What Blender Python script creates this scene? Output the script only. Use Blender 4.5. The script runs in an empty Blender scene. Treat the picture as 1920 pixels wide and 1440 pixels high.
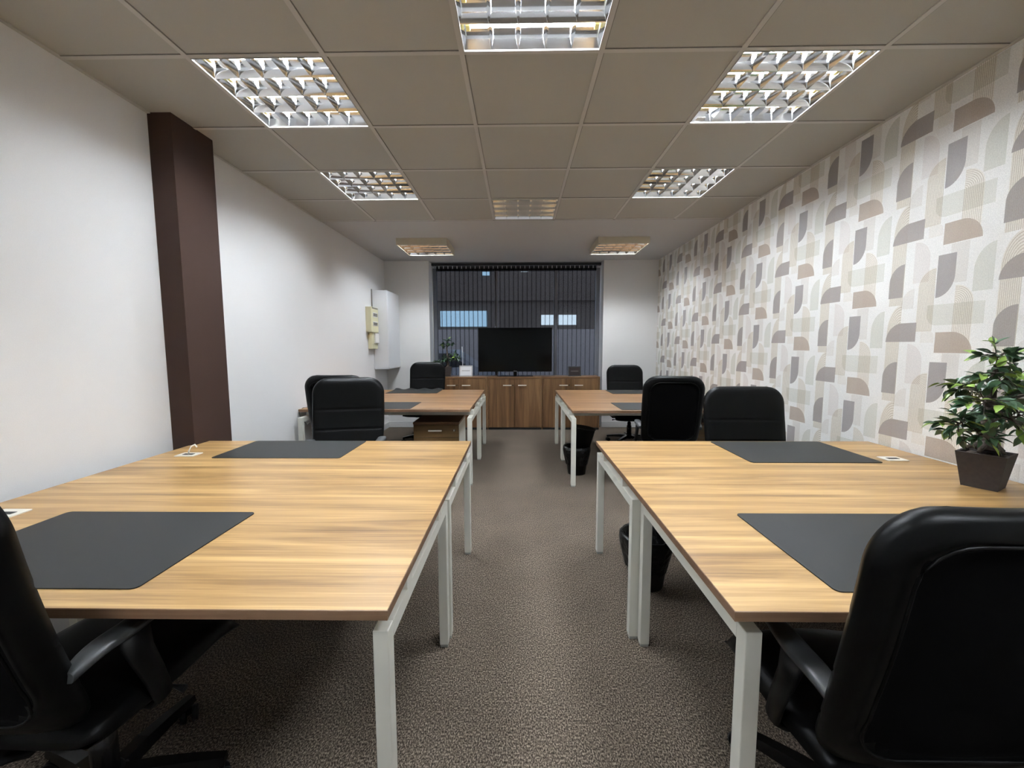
import bpy, bmesh, math, random
from mathutils import Vector, Matrix, Euler
R_ = math.radians
scene = bpy.context.scene
COL = scene.collection

# ------------------------------------------------------------------ camera
CAM_H = 1.405
CEIL = 2.815
cam_d = bpy.data.cameras.new('camera')
cam = bpy.data.objects.new('camera', cam_d)
COL.objects.link(cam)
scene.camera = cam
PITCH, YAW, ROLL, FPX = -9.16912444e-02, -1.48017726e-02, -2.73753835e-03, 782.983
fw = Vector((math.sin(YAW)*math.cos(PITCH), math.cos(YAW)*math.cos(PITCH), math.sin(PITCH)))
r0 = Vector((math.cos(YAW), -math.sin(YAW), 0)); u0 = r0.cross(fw)
rt = r0*math.cos(ROLL)+u0*math.sin(ROLL); up = -r0*math.sin(ROLL)+u0*math.cos(ROLL)
cam.matrix_world = Matrix(((rt.x, up.x, -fw.x, 0), (rt.y, up.y, -fw.y, 0), (rt.z, up.z, -fw.z, CAM_H), (0, 0, 0, 1)))
cam_d.sensor_fit = 'HORIZONTAL'
cam_d.sensor_width = 36.0
cam_d.lens = FPX/1920*36.0
cam_d.clip_start = 0.02
cam_d.clip_end = 200

# ------------------------------------------------------------------ world (dusk light in the street), exposure
world = bpy.data.worlds.new('world'); scene.world = world
world.use_nodes = True
wn = world.node_tree
bg = wn.nodes['Background']
bg.inputs['Color'].default_value = (0.78, 0.85, 1.0, 1)
bg.inputs['Strength'].default_value = 0.50
scene.view_settings.view_transform = 'Standard'
scene.view_settings.look = 'None'
scene.view_settings.gamma = 1.0
scene.view_settings.use_curve_mapping = False
scene.view_settings.exposure = 1.82
TUBE = 42.0          # radiance of the fluorescent tubes
scene.cycles.use_denoising = True
scene.cycles.max_bounces = 9
scene.cycles.diffuse_bounces = 5
scene.cycles.glossy_bounces = 5
scene.cycles.transparent_max_bounces = 12
scene.cycles.sample_clamp_indirect = 6.0
scene.cycles.blur_glossy = 0.5
scene.cycles.caustics_refractive = False

# ------------------------------------------------------------------ node helpers
def new_mat(name):
    m = bpy.data.materials.new(name); m.use_nodes = True
    nt = m.node_tree
    return m, nt, nt.nodes['Principled BSDF']
def N(nt, typ, **kw):
    n = nt.nodes.new(typ)
    for k, v in kw.items(): setattr(n, k, v)
    return n
def L(nt, a, b): nt.links.new(a, b)
def math_(nt, op, a, b=None, c=None):
    n = nt.nodes.new('ShaderNodeMath'); n.operation = op
    for i, v in enumerate((a, b, c)):
        if v is None: continue
        if isinstance(v, (int, float)): n.inputs[i].default_value = v
        else: nt.links.new(v, n.inputs[i])
    return n.outputs[0]
def plain(name, col, rough=0.5, metal=0.0, spec=0.5, emit=None, estr=0, noise=None, bump=None):
    m, nt, p = new_mat(name)
    p.inputs['Base Color'].default_value = (*col, 1)
    p.inputs['Roughness'].default_value = rough
    p.inputs['Metallic'].default_value = metal
    p.inputs['Specular IOR Level'].default_value = spec
    if emit:
        p.inputs['Emission Color'].default_value = (*emit, 1)
        p.inputs['Emission Strength'].default_value = estr
    if noise or bump:
        tc = N(nt, 'ShaderNodeTexCoord')
    if noise:                                   # noise = (scale, amount)
        nz = N(nt, 'ShaderNodeTexNoise'); nz.inputs['Scale'].default_value = noise[0]; nz.inputs['Detail'].default_value = 4
        L(nt, tc.outputs['Object'], nz.inputs['Vector'])
        cr = N(nt, 'ShaderNodeValToRGB')
        a = noise[1]
        cr.color_ramp.elements[0].position = .3; cr.color_ramp.elements[1].position = .7
        cr.color_ramp.elements[0].color = (*[max(0, c*(1-a)) for c in col], 1)
        cr.color_ramp.elements[1].color = (*[min(1, c*(1+a)) for c in col], 1)
        L(nt, nz.outputs['Fac'], cr.inputs['Fac']); L(nt, cr.outputs['Color'], p.inputs['Base Color'])
    if bump:                                    # bump = (scale, strength, distance)
        nb = N(nt, 'ShaderNodeTexNoise'); nb.inputs['Scale'].default_value = bump[0]; nb.inputs['Detail'].default_value = 3
        L(nt, tc.outputs['Object'], nb.inputs['Vector'])
        b = N(nt, 'ShaderNodeBump'); b.inputs['Strength'].default_value = bump[1]; b.inputs['Distance'].default_value = bump[2]
        L(nt, nb.outputs['Fac'], b.inputs['Height']); L(nt, b.outputs['Normal'], p.inputs['Normal'])
    return m

def wood(name, dark, mid, light, axis='x', rough=0.38, scale=1.0, seed=0.0, spec=0.4):
    m, nt, p = new_mat(name)
    tc = N(nt, 'ShaderNodeTexCoord')
    mp = N(nt, 'ShaderNodeMapping')
    s = {'x': (0.55, 9, 9), 'y': (9, 0.55, 9), 'z': (9, 9, 0.55)}[axis]
    mp.inputs['Scale'].default_value = tuple(v*scale for v in s)
    mp.inputs['Location'].default_value = (seed, seed*1.7, seed*.6)
    L(nt, tc.outputs['Object'], mp.inputs['Vector'])
    n1 = N(nt, 'ShaderNodeTexNoise'); n1.inputs['Scale'].default_value = 1.0; n1.inputs['Detail'].default_value = 5; n1.inputs['Roughness'].default_value = .62; n1.inputs['Distortion'].default_value = .7
    L(nt, mp.outputs[0], n1.inputs['Vector'])
    mp2 = N(nt, 'ShaderNodeMapping')
    s2 = {'x': (3, 160, 160), 'y': (160, 3, 160), 'z': (160, 160, 3)}[axis]
    mp2.inputs['Scale'].default_value = s2
    L(nt, tc.outputs['Object'], mp2.inputs['Vector'])
    n2 = N(nt, 'ShaderNodeTexNoise'); n2.inputs['Scale'].default_value = 1.0; n2.inputs['Detail'].default_value = 2
    L(nt, mp2.outputs[0], n2.inputs['Vector'])
    f = math_(nt, 'ADD', math_(nt, 'MULTIPLY', n1.outputs['Fac'], .8), math_(nt, 'MULTIPLY', n2.outputs['Fac'], .2))
    cr = N(nt, 'ShaderNodeValToRGB'); e = cr.color_ramp.elements
    e[0].position = .36; e[0].color = (*dark, 1); e[1].position = .64; e[1].color = (*light, 1)
    k = e.new(.5); k.color = (*mid, 1)
    L(nt, f, cr.inputs['Fac']); L(nt, cr.outputs['Color'], p.inputs['Base Color'])
    p.inputs['Roughness'].default_value = rough
    p.inputs['Specular IOR Level'].default_value = spec
    return m

# ------------------------------------------------------------------ materials
M = {}
M['desk'] = wood('walnut_laminate', (.155, .080, .027), (.345, .205, .078), (.53, .345, .150), 'x', .34)
M['desk2'] = wood('walnut_laminate_darker', (.14, .068, .028), (.26, .138, .058), (.40, .23, .108), 'x', .36, seed=2)  # darker, redder walnut tones used on the far desks
M['deskedge'] = wood('walnut_edge_band', (.12, .064, .034), (.17, .095, .052), (.22, .13, .073), 'x', .45)
M['cab'] = wood('walnut_cabinet', (.075, .034, .013), (.135, .068, .028), (.225, .125, .056), 'z', .42, seed=3)
M['cabtop'] = wood('walnut_cabinet_top', (.10, .048, .022), (.15, .075, .034), (.20, .11, .054), 'x', .4, seed=5)
M['frame'] = plain('greige_painted_steel', (.71, .70, .62), .42)
M['foot'] = plain('grey_plastic_foot', (.36, .36, .33), .5)
M['pad'] = plain('charcoal_pad_leather', (.013, .0135, .013), .55, spec=.24, bump=(700, .12, .0004))
M['leather'] = plain('black_leather', (.0016, .0017, .0017), .42, spec=.13, bump=(160, .05, .001))
M['backfab'] = plain('black_back_fabric', (.0012, .0011, .0011), .9, spec=.05)
M['plastic'] = plain('black_plastic', (.004, .004, .0043), .48, spec=.2)
M['armpad'] = plain('black_rubber_armpad', (.030, .032, .033), .5, spec=.5)
M['steel'] = plain('black_steel', (.01, .01, .01), .25, metal=.6)
M['tvbezel'] = plain('gloss_black', (.002, .002, .002), .18, spec=.15)
M['tvscreen'] = plain('screen_black', (.0018, .0020, .0019), .10, spec=.10)
M['wall'] = plain('white_textured_wall', (.78, .775, .77), .88, spec=.2, noise=(260, .025), bump=(240, .35, .0018))
M['farwall'] = plain('white_far_wall', (.74, .735, .72), .9, spec=.2, bump=(200, .12, .001))
M['pillar'] = plain('brown_painted_pillar', (.040, .022, .0165), .75, spec=.15)
M['skirt'] = plain('white_skirting', (.62, .62, .61), .5)
M['tile'] = plain('mineral_ceiling_tile', (.44, .43, .392), .95, spec=.1, noise=(420, .045), bump=(500, .25, .001))
M['tbar'] = plain('ceiling_grid_paint', (.52, .51, .48), .6)
M['gap'] = plain('painted_grid_shadow', (.22, .21, .19), .9)
M['plaster'] = plain('plaster_ceiling', (.50, .50, .495), .9, spec=.2)
M['mirror'] = plain('bright_aluminium_louvre', (.88, .89, .90), .13, metal=1.0)
M['mirror2'] = plain('satin_aluminium_blade', (.80, .81, .83), .09, metal=1.0)
M['housing'] = plain('fixture_white_metal', (.34, .33, .31), .5)
M['beigebox'] = plain('beige_fixture_box', (.55, .50, .38), .5)
M['tube'] = plain('fluorescent_tube', (.9, .9, .9), .4, emit=(.91, .975, 1.05), estr=TUBE)
M['tubeoff'] = plain('unlit_tube', (.75, .75, .73), .35)
M['holder'] = plain('yellowed_lamp_holder', (.80, .68, .25), .5)
M['sticker'] = plain('white_sticker', (.85, .85, .85), .6)
M['blind'] = None
M['silver'] = plain('brushed_handle', (.80, .77, .70), .35, metal=.25)
M['lock'] = plain('dark_lock', (.05, .045, .04), .35, metal=.8)
M['white'] = plain('white_painted_metal', (.72, .73, .75), .45)
M['cream'] = plain('cream_plastic', (.70, .66, .44), .5)
M['creamdk'] = plain('grey_breaker', (.20, .19, .17), .5)
M['whitepl'] = plain('white_plastic', (.78, .77, .74), .4)
M['bag'] = plain('black_bin_bag', (.004, .004, .004), .3, spec=.3, bump=(22, .9, .02))
M['bin'] = plain('black_bin_plastic', (.008, .008, .008), .4)
M['pot'] = plain('brown_clay_pot', (.030, .022, .020), .75, noise=(60, .2))
M['soil'] = plain('dark_soil', (.045, .030, .022), .95, noise=(90, .5), bump=(80, 1, .01))
M['bark'] = plain('bonsai_bark', (.055, .042, .033), .85, noise=(40, .35), bump=(45, 1, .01))
M['leaf'] = plain('leaf_green', (.030, .072, .030), .38, noise=(14, .45))
M['leaflime'] = plain('leaf_lime', (.20, .31, .055), .42, noise=(20, .3))
M['black'] = plain('black_matt', (.01, .01, .01), .6)
M['picture'] = plain('white_glass_glare', (.85, .86, .88), .15)  # plain white painted in place of the glare on the picture glass
M['picdark'] = plain('dark_brown_print', (.022, .014, .014), .25)
M['greytext'] = plain('grey_print_line', (.18, .16, .16), .4)
M['silverfr'] = plain('silver_frame', (.55, .55, .54), .35, metal=.5)
M['rail'] = plain('black_head_rail', (.012, .012, .012), .5)
M['winframe'] = plain('white_window_frame', (.85, .87, .90), .5)
M['asphalt'] = plain('wet_pavement', (.42, .43, .46), .6, noise=(2, .15))
M['facade'] = plain('brown_street_facade', (.12, .10, .088), .8, noise=(.6, .15))
M['facade2'] = plain('grey_facade_band', (.34, .32, .32), .8)
M['shoplit'] = plain('lit_shop_window', (.1, .1, .1), .5, emit=(.45, .75, 1.0), estr=.55)
M['lamplit'] = plain('lit_street_window', (.1, .1, .1), .5, emit=(.75, .9, 1.0), estr=.75)
M['carpaint'] = plain('grey_car_paint', (.30, .32, .36), .3)
M['rubber'] = plain('tyre_rubber', (.02, .02, .02), .8)
M['darkglass'] = plain('dark_window_glass', (.02, .025, .03), .1)

def mat_blind():
    m, nt, p = new_mat('charcoal_screen_slat')
    p.inputs['Base Color'].default_value = (.020, .020, .0215, 1); p.inputs['Roughness'].default_value = .8
    p.inputs['Specular IOR Level'].default_value = .2
    tr = N(nt, 'ShaderNodeBsdfTransparent'); tr.inputs['Color'].default_value = (.95, .95, .98, 1)
    mx = N(nt, 'ShaderNodeMixShader'); mx.inputs['Fac'].default_value = .40
    L(nt, p.outputs[0], mx.inputs[1]); L(nt, tr.outputs[0], mx.inputs[2])
    L(nt, mx.outputs[0], nt.nodes['Material Output'].inputs['Surface'])
    return m
M['blind'] = mat_blind()
def mat_glass():
    m, nt, p = new_mat('window_glass')
    tr = N(nt, 'ShaderNodeBsdfTransparent'); tr.inputs['Color'].default_value = (.88, .91, .93, 1)
    gl = N(nt, 'ShaderNodeBsdfGlossy'); gl.inputs['Roughness'].default_value = .02
    mx = N(nt, 'ShaderNodeMixShader'); mx.inputs['Fac'].default_value = .06
    L(nt, tr.outputs[0], mx.inputs[1]); L(nt, gl.outputs[0], mx.inputs[2])
    L(nt, mx.outputs[0], nt.nodes['Material Output'].inputs['Surface'])
    return m
M['glass'] = mat_glass()

def mat_carpet():
    m, nt, p = new_mat('brown_fleck_carpet')
    tc = N(nt, 'ShaderNodeTexCoord')
    n1 = N(nt, 'ShaderNodeTexNoise'); n1.inputs['Scale'].default_value = 170; n1.inputs['Detail'].default_value = 3; n1.inputs['Roughness'].default_value = .7
    mp = N(nt, 'ShaderNodeMapping'); mp.inputs['Scale'].default_value = (1.2, .7, 1)
    L(nt, tc.outputs['Object'], mp.inputs['Vector']); L(nt, mp.outputs[0], n1.inputs['Vector'])
    n2 = N(nt, 'ShaderNodeTexNoise'); n2.inputs['Scale'].default_value = 3.0; n2.inputs['Detail'].default_value = 3
    L(nt, tc.outputs['Object'], n2.inputs['Vector'])
    cr = N(nt, 'ShaderNodeValToRGB'); e = cr.color_ramp.elements
    e[0].position = .38; e[0].color = (.018, .0135, .0095, 1)
    e[1].position = .66; e[1].color = (.30, .245, .19, 1)
    k = e.new(.5); k.color = (.082, .063, .047, 1)
    L(nt, n1.outputs['Fac'], cr.inputs['Fac'])
    mx = N(nt, 'ShaderNodeMixRGB', blend_type='MULTIPLY'); mx.inputs['Fac'].default_value = .35
    L(nt, cr.outputs['Color'], mx.inputs['Color1']); L(nt, n2.outputs['Fac'], mx.inputs['Color2'])
    L(nt, mx.outputs[0], p.inputs['Base Color'])
    p.inputs['Roughness'].default_value = .95; p.inputs['Specular IOR Level'].default_value = .1
    b = N(nt, 'ShaderNodeBump'); b.inputs['Strength'].default_value = .8; b.inputs['Distance'].default_value = .004
    L(nt, n1.outputs['Fac'], b.inputs['Height']); L(nt, b.outputs['Normal'], p.inputs['Normal'])
    return m
M['carpet'] = mat_carpet()

# wallpaper: overlapping rounded blocks and fine striped arches, repeat 0.602 x 0.5907 m, half drop
PW, PH = .602, .5907
def shape_group():
    g = bpy.data.node_groups.new('rounded_block', 'ShaderNodeTree')
    for nm in ('s', 'z', 'cx', 'cz', 'hw', 'hh', 'sx', 'sz', 'rx', 'rz'):
        g.interface.new_socket(name=nm, in_out='INPUT', socket_type='NodeSocketFloat')
    for nm in ('mask', 'stripe'):
        g.interface.new_socket(name=nm, in_out='OUTPUT', socket_type='NodeSocketFloat')
    gi = g.nodes.new('NodeGroupInput'); go = g.nodes.new('NodeGroupOutput')
    I = gi.outputs
    mm = lambda op, a, b=None, c=None: math_(g, op, a, b, c)
    d0 = mm('SUBTRACT', I['s'], I['cx'])
    col = mm('ROUND', mm('DIVIDE', d0, PW))
    du = mm('SUBTRACT', d0, mm('MULTIPLY', col, PW))
    dz0 = mm('SUBTRACT', mm('SUBTRACT', I['z'], I['cz']), mm('MULTIPLY', col, PH/2))
    dv = mm('SUBTRACT', dz0, mm('MULTIPLY', mm('ROUND', mm('DIVIDE', dz0, PH)), PH))
    rect = mm('MULTIPLY', mm('LESS_THAN', mm('ABSOLUTE', du), I['hw']), mm('LESS_THAN', mm('ABSOLUTE', dv), I['hh']))
    px = mm('MAXIMUM', mm('SUBTRACT', mm('MULTIPLY', du, I['sx']), mm('SUBTRACT', I['hw'], I['rx'])), 0)
    pz = mm('MAXIMUM', mm('SUBTRACT', mm('MULTIPLY', dv, I['sz']), mm('SUBTRACT', I['hh'], I['rz'])), 0)
    qx = mm('DIVIDE', px, I['rx']); qz = mm('DIVIDE', pz, I['rz'])
    rr = mm('SQRT', mm('ADD', mm('MULTIPLY', qx, qx), mm('MULTIPLY', qz, qz)))
    mask = mm('MULTIPLY', rect, mm('LESS_THAN', rr, 1.0))
    t = mm('FRACT', mm('MULTIPLY', rr, 11.0))
    stripe = mm('MULTIPLY', mask, mm('LESS_THAN', t, .30))
    g.links.new(mask, go.inputs['mask']); g.links.new(stripe, go.inputs['stripe'])
    return g
def mat_wallpaper():
    m, nt, p = new_mat('retro_block_wallpaper')
    g = shape_group()
    tc = N(nt, 'ShaderNodeTexCoord'); sp = N(nt, 'ShaderNodeSeparateXYZ')
    L(nt, tc.outputs['Object'], sp.inputs[0])
    s = math_(nt, 'MULTIPLY', sp.outputs['Y'], -1.0); z = sp.outputs['Z']
    base = N(nt, 'ShaderNodeRGB'); base.outputs[0].default_value = (.84, .83, .80, 1)
    cur = base.outputs[0]
    def add(s0, s1, z0, z1, sx, sz, rx, rz, col, mode='MULTIPLY', fac=1.0, stripe=None):
        nonlocal cur
        n = nt.nodes.new('ShaderNodeGroup'); n.node_tree = g
        L(nt, s, n.inputs['s']); L(nt, z, n.inputs['z'])
        for k, v in dict(cx=(s0+s1)/2, cz=(z0+z1)/2, hw=(s1-s0)/2, hh=(z1-z0)/2, sx=sx, sz=sz, rx=rx, rz=rz).items():
            n.inputs[k].default_value = v
        if col:
            mx = N(nt, 'ShaderNodeMixRGB', blend_type=mode)
            L(nt, math_(nt, 'MULTIPLY', n.outputs['mask'], fac), mx.inputs['Fac'])
            L(nt, cur, mx.inputs['Color1']); mx.inputs['Color2'].default_value = (*col, 1)
            cur = mx.outputs[0]
        if stripe:
            mx = N(nt, 'ShaderNodeMixRGB', blend_type='MIX')
            L(nt, math_(nt, 'MULTIPLY', n.outputs['stripe'], .75), mx.inputs['Fac'])
            L(nt, cur, mx.inputs['Color1']); mx.inputs['Color2'].default_value = (*stripe, 1)
            cur = mx.outputs[0]
    tan = (.42, .35, .27)
    add(-2.704, -2.612, 1.640, 2.235, -1, 1, .092, .17, (.86, .83, .77), stripe=tan)
    add(-2.515, -2.418, 1.480, 1.832, -1, 1, .097, .10, (.88, .85, .79), stripe=tan)
    add(-2.306, -2.209, 1.360, 1.722, 1, 1, .097, .10, (.95, .92, .87), stripe=tan)
    add(-2.452, -2.154, 1.511, 1.626, -1, -1, .06, .06, (.82, .82, .78))
    add(-2.222, -2.128, 1.677, 1.911, -1, 1, .094, .125, (.78, .785, .74))
    add(-2.555, -2.459, 1.763, 1.999, 1, 1, .096, .105, (.88, .85, .84))
    add(-2.346, -2.253, 1.735, 1.944, -1, -1, .05, .05, (.87, .85, .83))
    add(-2.620, -2.539, 1.617, 1.732, -1, 1, .078, .10, (.88, .86, .84))
    add(-2.480, -2.400, 2.005, 2.075, 1, 1, .04, .04, (.92, .90, .87))
    add(-2.708, -2.510, 2.012, 2.124, -1, 1, .105, .112, (.30, .265, .245), 'MIX', .92)
    add(-2.393, -2.196, 1.949, 2.063, 1, 1, .11, .113, (.40, .33, .27), 'MIX', .92)
    add(-2.711, -2.615, 1.690, 1.888, -1, 1, .096, .10, (.30, .27, .25), 'MIX', .92)
    add(-2.412, -2.314, 1.664, 1.896, 1, -1, .098, .115, (.29, .265, .255), 'MIX', .92)
    nz = N(nt, 'ShaderNodeTexNoise'); nz.inputs['Scale'].default_value = 230; nz.inputs['Detail'].default_value = 3
    L(nt, tc.outputs['Object'], nz.inputs['Vector'])
    cr = N(nt, 'ShaderNodeValToRGB'); cr.color_ramp.elements[0].color = (.86, .86, .86, 1); cr.color_ramp.elements[1].color = (1.1, 1.1, 1.1, 1)
    cr.color_ramp.elements[0].position = .3; cr.color_ramp.elements[1].position = .7
    L(nt, nz.outputs['Fac'], cr.inputs['Fac'])
    mx = N(nt, 'ShaderNodeMixRGB', blend_type='MULTIPLY'); mx.inputs['Fac'].default_value = 1
    L(nt, cur, mx.inputs['Color1']); L(nt, cr.outputs[0], mx.inputs['Color2'])
    L(nt, mx.outputs[0], p.inputs['Base Color'])
    p.inputs['Roughness'].default_value = .8; p.inputs['Specular IOR Level'].default_value = .2
    return m
M['paper'] = mat_wallpaper()

# ------------------------------------------------------------------ mesh helpers
def finish(name, bm, mats, parent=None, smooth=False, loc=None, rot=None):
    if not isinstance(mats, (list, tuple)): mats = [mats]
    me = bpy.data.meshes.new(name)
    bm.normal_update(); bm.to_mesh(me); bm.free()
    for m in mats: me.materials.append(m)
    if smooth:
        for f in me.polygons: f.use_smooth = True
    o = bpy.data.objects.new(name, me); COL.objects.link(o)
    if parent: o.parent = parent
    if loc: o.location = loc
    if rot: o.rotation_euler = rot
    return o
def empty(name, loc=(0, 0, 0), rz=0):
    o = bpy.data.objects.new(name, None); COL.objects.link(o)
    o.location = loc; o.rotation_euler = (0, 0, rz); o.empty_display_size = .1
    return o
def tag(o, label, cat, group=None, kind=None):
    o['label'] = label; o['category'] = cat
    if group: o['group'] = group
    if kind: o['kind'] = kind
    return o
def struct(o, label=None):
    o['kind'] = 'structure'
    if label: o['label'] = label
    return o
def box(bm, x0, x1, y0, y1, z0, z1, bev=0, mi=0, seg=2):
    vs = [bm.verts.new((x, y, z)) for z in (z0, z1) for y in (y0, y1) for x in (x0, x1)]
    idx = [(0, 2, 3, 1), (4, 5, 7, 6), (0, 1, 5, 4), (2, 6, 7, 3), (0, 4, 6, 2), (1, 3, 7, 5)]
    fs = [bm.faces.new([vs[i] for i in q]) for q in idx]
    for f in fs: f.material_index = mi
    if bev:
        es = list({e for f in fs for e in f.edges})
        r = bmesh.ops.bevel(bm, geom=es, offset=bev, segments=seg, affect='EDGES', profile=.5)
        for f in r['faces']: f.material_index = mi
    return vs
def boxo(name, x0, x1, y0, y1, z0, z1, mat, parent=None, bev=0, **k):
    bm = bmesh.new(); box(bm, x0, x1, y0, y1, z0, z1, bev)
    return finish(name, bm, mat, parent, **k)
def prism(bm, pts, z0, z1, mi=0, bev=0):
    a = [bm.verts.new((p[0], p[1], z0)) for p in pts]; b = [bm.verts.new((p[0], p[1], z1)) for p in pts]
    n = len(pts); fs = [bm.faces.new(b), bm.faces.new(a[::-1])]
    for i in range(n): fs.append(bm.faces.new((a[i], a[(i+1) % n], b[(i+1) % n], b[i])))
    for f in fs: f.material_index = mi
    return fs
def rrect(x0, x1, y0, y1, r, n=6):
    out = []
    for cx, cy, a0 in ((x1-r, y1-r, 0), (x0+r, y1-r, 90), (x0+r, y0+r, 180), (x1-r, y0+r, 270)):
        for i in range(n+1):
            a = R_(a0+90*i/n); out.append((cx+r*math.cos(a), cy+r*math.sin(a)))
    return out
def frame_at(t):
    t = t.normalized(); ref = Vector((0, 0, 1)) if abs(t.z) < .9 else Vector((1, 0, 0))
    a = t.cross(ref).normalized(); b = a.cross(t).normalized()
    return a, b
def sweep(bm, path, rad, n=10, mi=0, shape=None, caps=True, closed=False):
    """tube along path; rad scalar or list; shape=(ra, rb) ellipse factors"""
    path = [Vector(p) for p in path]; rings = []
    m = len(path)
    for i, p in enumerate(path):
        if closed: t = path[(i+1) % m]-path[(i-1) % m]
        else: t = path[min(i+1, m-1)]-path[max(i-1, 0)]
        a, b = frame_at(t)
        r = rad[i] if isinstance(rad, (list, tuple)) else rad
        sa, sb = shape if shape else (1, 1)
        rings.append([bm.verts.new(p+a*(r*sa*math.cos(2*math.pi*k/n))+b*(r*sb*math.sin(2*math.pi*k/n))) for k in range(n)])
    for i in range(m if closed else m-1):
        A, B = rings[i], rings[(i+1) % m]
        for k in range(n):
            f = bm.faces.new((A[k], A[(k+1) % n], B[(k+1) % n], B[k])); f.material_index = mi; f.smooth = True
    if caps and not closed:
        bm.faces.new(rings[0][::-1]).material_index = mi; bm.faces.new(rings[-1]).material_index = mi
def lathe(bm, prof, n=32, c=(0, 0, 0), mi=0, caps=True):
    rings = [[bm.verts.new((c[0]+r*math.cos(2*math.pi*k/n), c[1]+r*math.sin(2*math.pi*k/n), c[2]+z)) for k in range(n)] for r, z in prof]
    for A, B in zip(rings, rings[1:]):
        for k in range(n):
            f = bm.faces.new((A[k], A[(k+1) % n], B[(k+1) % n], B[k])); f.material_index = mi; f.smooth = True
    if caps:
        bm.faces.new(rings[0][::-1]).material_index = mi; bm.faces.new(rings[-1]).material_index = mi

# ================================================================== SETTING
XL, XR, YF, YB = -2.25, 2.34, 7.13, -1.6
GX, GY, G = -.2709, 2.1546, .675            # ceiling grid origin and module
YEND = GY+4*G                                # end of the tiled part
# floor
bm = bmesh.new(); box(bm, XL-.15, XR+.15, YB-.15, 7.62, -.12, 0)
struct(finish('floor', bm, M['carpet']))
# walls
bm = bmesh.new(); box(bm, XL-.15, XL, YB-.15, YF, 0, CEIL+.16)
struct(finish('wall_left', bm, M['wall']))
bm = bmesh.new(); box(bm, XR, XR+.15, YB-.15, YF, 0, CEIL+.16)
struct(finish('wall_right', bm, M['paper']))
bm = bmesh.new(); box(bm, XL, XR, YB-.15, YB, 0, CEIL+.16)
struct(finish('wall_back', bm, M['wall']))
NX0, NX1 = -1.50, 1.432                      # window niche
bm = bmesh.new()
box(bm, XL-.15, NX0, YF, 7.62, 0, CEIL+.16); box(bm, NX1, XR+.15, YF, 7.62, 0, CEIL+.16)
struct(finish('wall_far', bm, M['farwall']))
bm = bmesh.new(); box(bm, NX0, NX1, 7.47, 7.62, 0, .45)
struct(finish('wall_under_window', bm, M['farwall']))
# painted pillar on the left wall
PX1, PY0, PY1 = -2.105, 2.64, 2.99
struct(boxo('trim_1', XL, PX1, PY0, PY1, 0, CEIL+.02, M['pillar']), 'dark brown painted pillar on the left wall')
# skirting
def skirt(name, x0, x1, y0, y1):
    struct(boxo(name, x0, x1, y0, y1, 0, .10, M['skirt'], bev=.004))
skirt('baseboard_left', XL, XL+.015, PY1, YF); skirt('baseboard_right', XR-.015, XR, YB, YF)
skirt('baseboard_far', XL+.015, NX0, YF-.015, YF)
skirt('baseboard_far_right', NX1, XR-.015, YF-.015, YF)
skirt('baseboard_back', XL+.015, XR-.015, YB, YB+.015)

# tiled ceiling with holes for the recessed lights
LIGHTS = [(-2, 0, True), (2, 0, True), (-2, 2, True), (2, 2, True), (0, -1, True), (0, 3, False), (-2, -4, True), (2, -4, True)]  # last two: unseen fixtures added behind the camera to light the desk fronts
cells = {(c, r) for c, r, _ in LIGHTS}
bm = bmesh.new()
xs = [XL]+[GX+G*c for c in range(-2, 4)]+[XR]
rows = list(range(-6, 4))
for r in rows:
    y0, y1 = max(YB, GY+G*r), GY+G*(r+1)
    if y1 <= YB: continue
    for i in range(len(xs)-1):
        c = i-3
        if (c, r) in cells: continue
        box(bm, xs[i], xs[i+1], y0, y1, CEIL+.004, CEIL+.02)
struct(finish('ceiling', bm, M['tile']))
bm = bmesh.new()
bw = .012
for x in xs[1:-1]:
    box(bm, x-bw, x+bw, YB, YEND, CEIL-.001, CEIL+.008)
for r in range(-5, 5):
    y = GY+G*r
    if y > YB: 
        segs = [(xs[i], xs[i+1]) for i in range(len(xs)-1)]
        for a, b in segs:
            box(bm, a+(bw if a > XL else 0), b-(bw if b < XR else 0), y-bw, y+bw, CEIL-.0005, CEIL+.0075)
box(bm, XL, XL+.02, YB, YEND-bw, CEIL-.002, CEIL+.009); box(bm, XR-.02, XR, YB, YEND-bw, CEIL-.002, CEIL+.009)
struct(finish('trim_2', bm, M['tbar']), 'painted metal grid between the ceiling tiles')
# dark strips painting the shadow lines beside the grid, plus the end trim
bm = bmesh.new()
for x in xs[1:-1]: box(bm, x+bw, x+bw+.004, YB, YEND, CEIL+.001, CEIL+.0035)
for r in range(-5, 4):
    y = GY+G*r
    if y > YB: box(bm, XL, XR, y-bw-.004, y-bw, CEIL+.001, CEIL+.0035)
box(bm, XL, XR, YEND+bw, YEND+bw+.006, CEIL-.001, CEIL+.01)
struct(finish('trim_3', bm, M['gap']), 'dark strips painted as shadow lines along the ceiling grid')
struct(boxo('ceiling_far', XL, XR, YEND+bw+.006, YF, CEIL+.006, CEIL+.10, M['plaster']))
struct(boxo('ceiling', NX0, NX1, YF, 7.62, CEIL+.006, CEIL+.10, M['plaster']))
struct(boxo('ceiling', XL, XR, YB, YEND, CEIL+.15, CEIL+.17, M['gap']))

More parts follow.
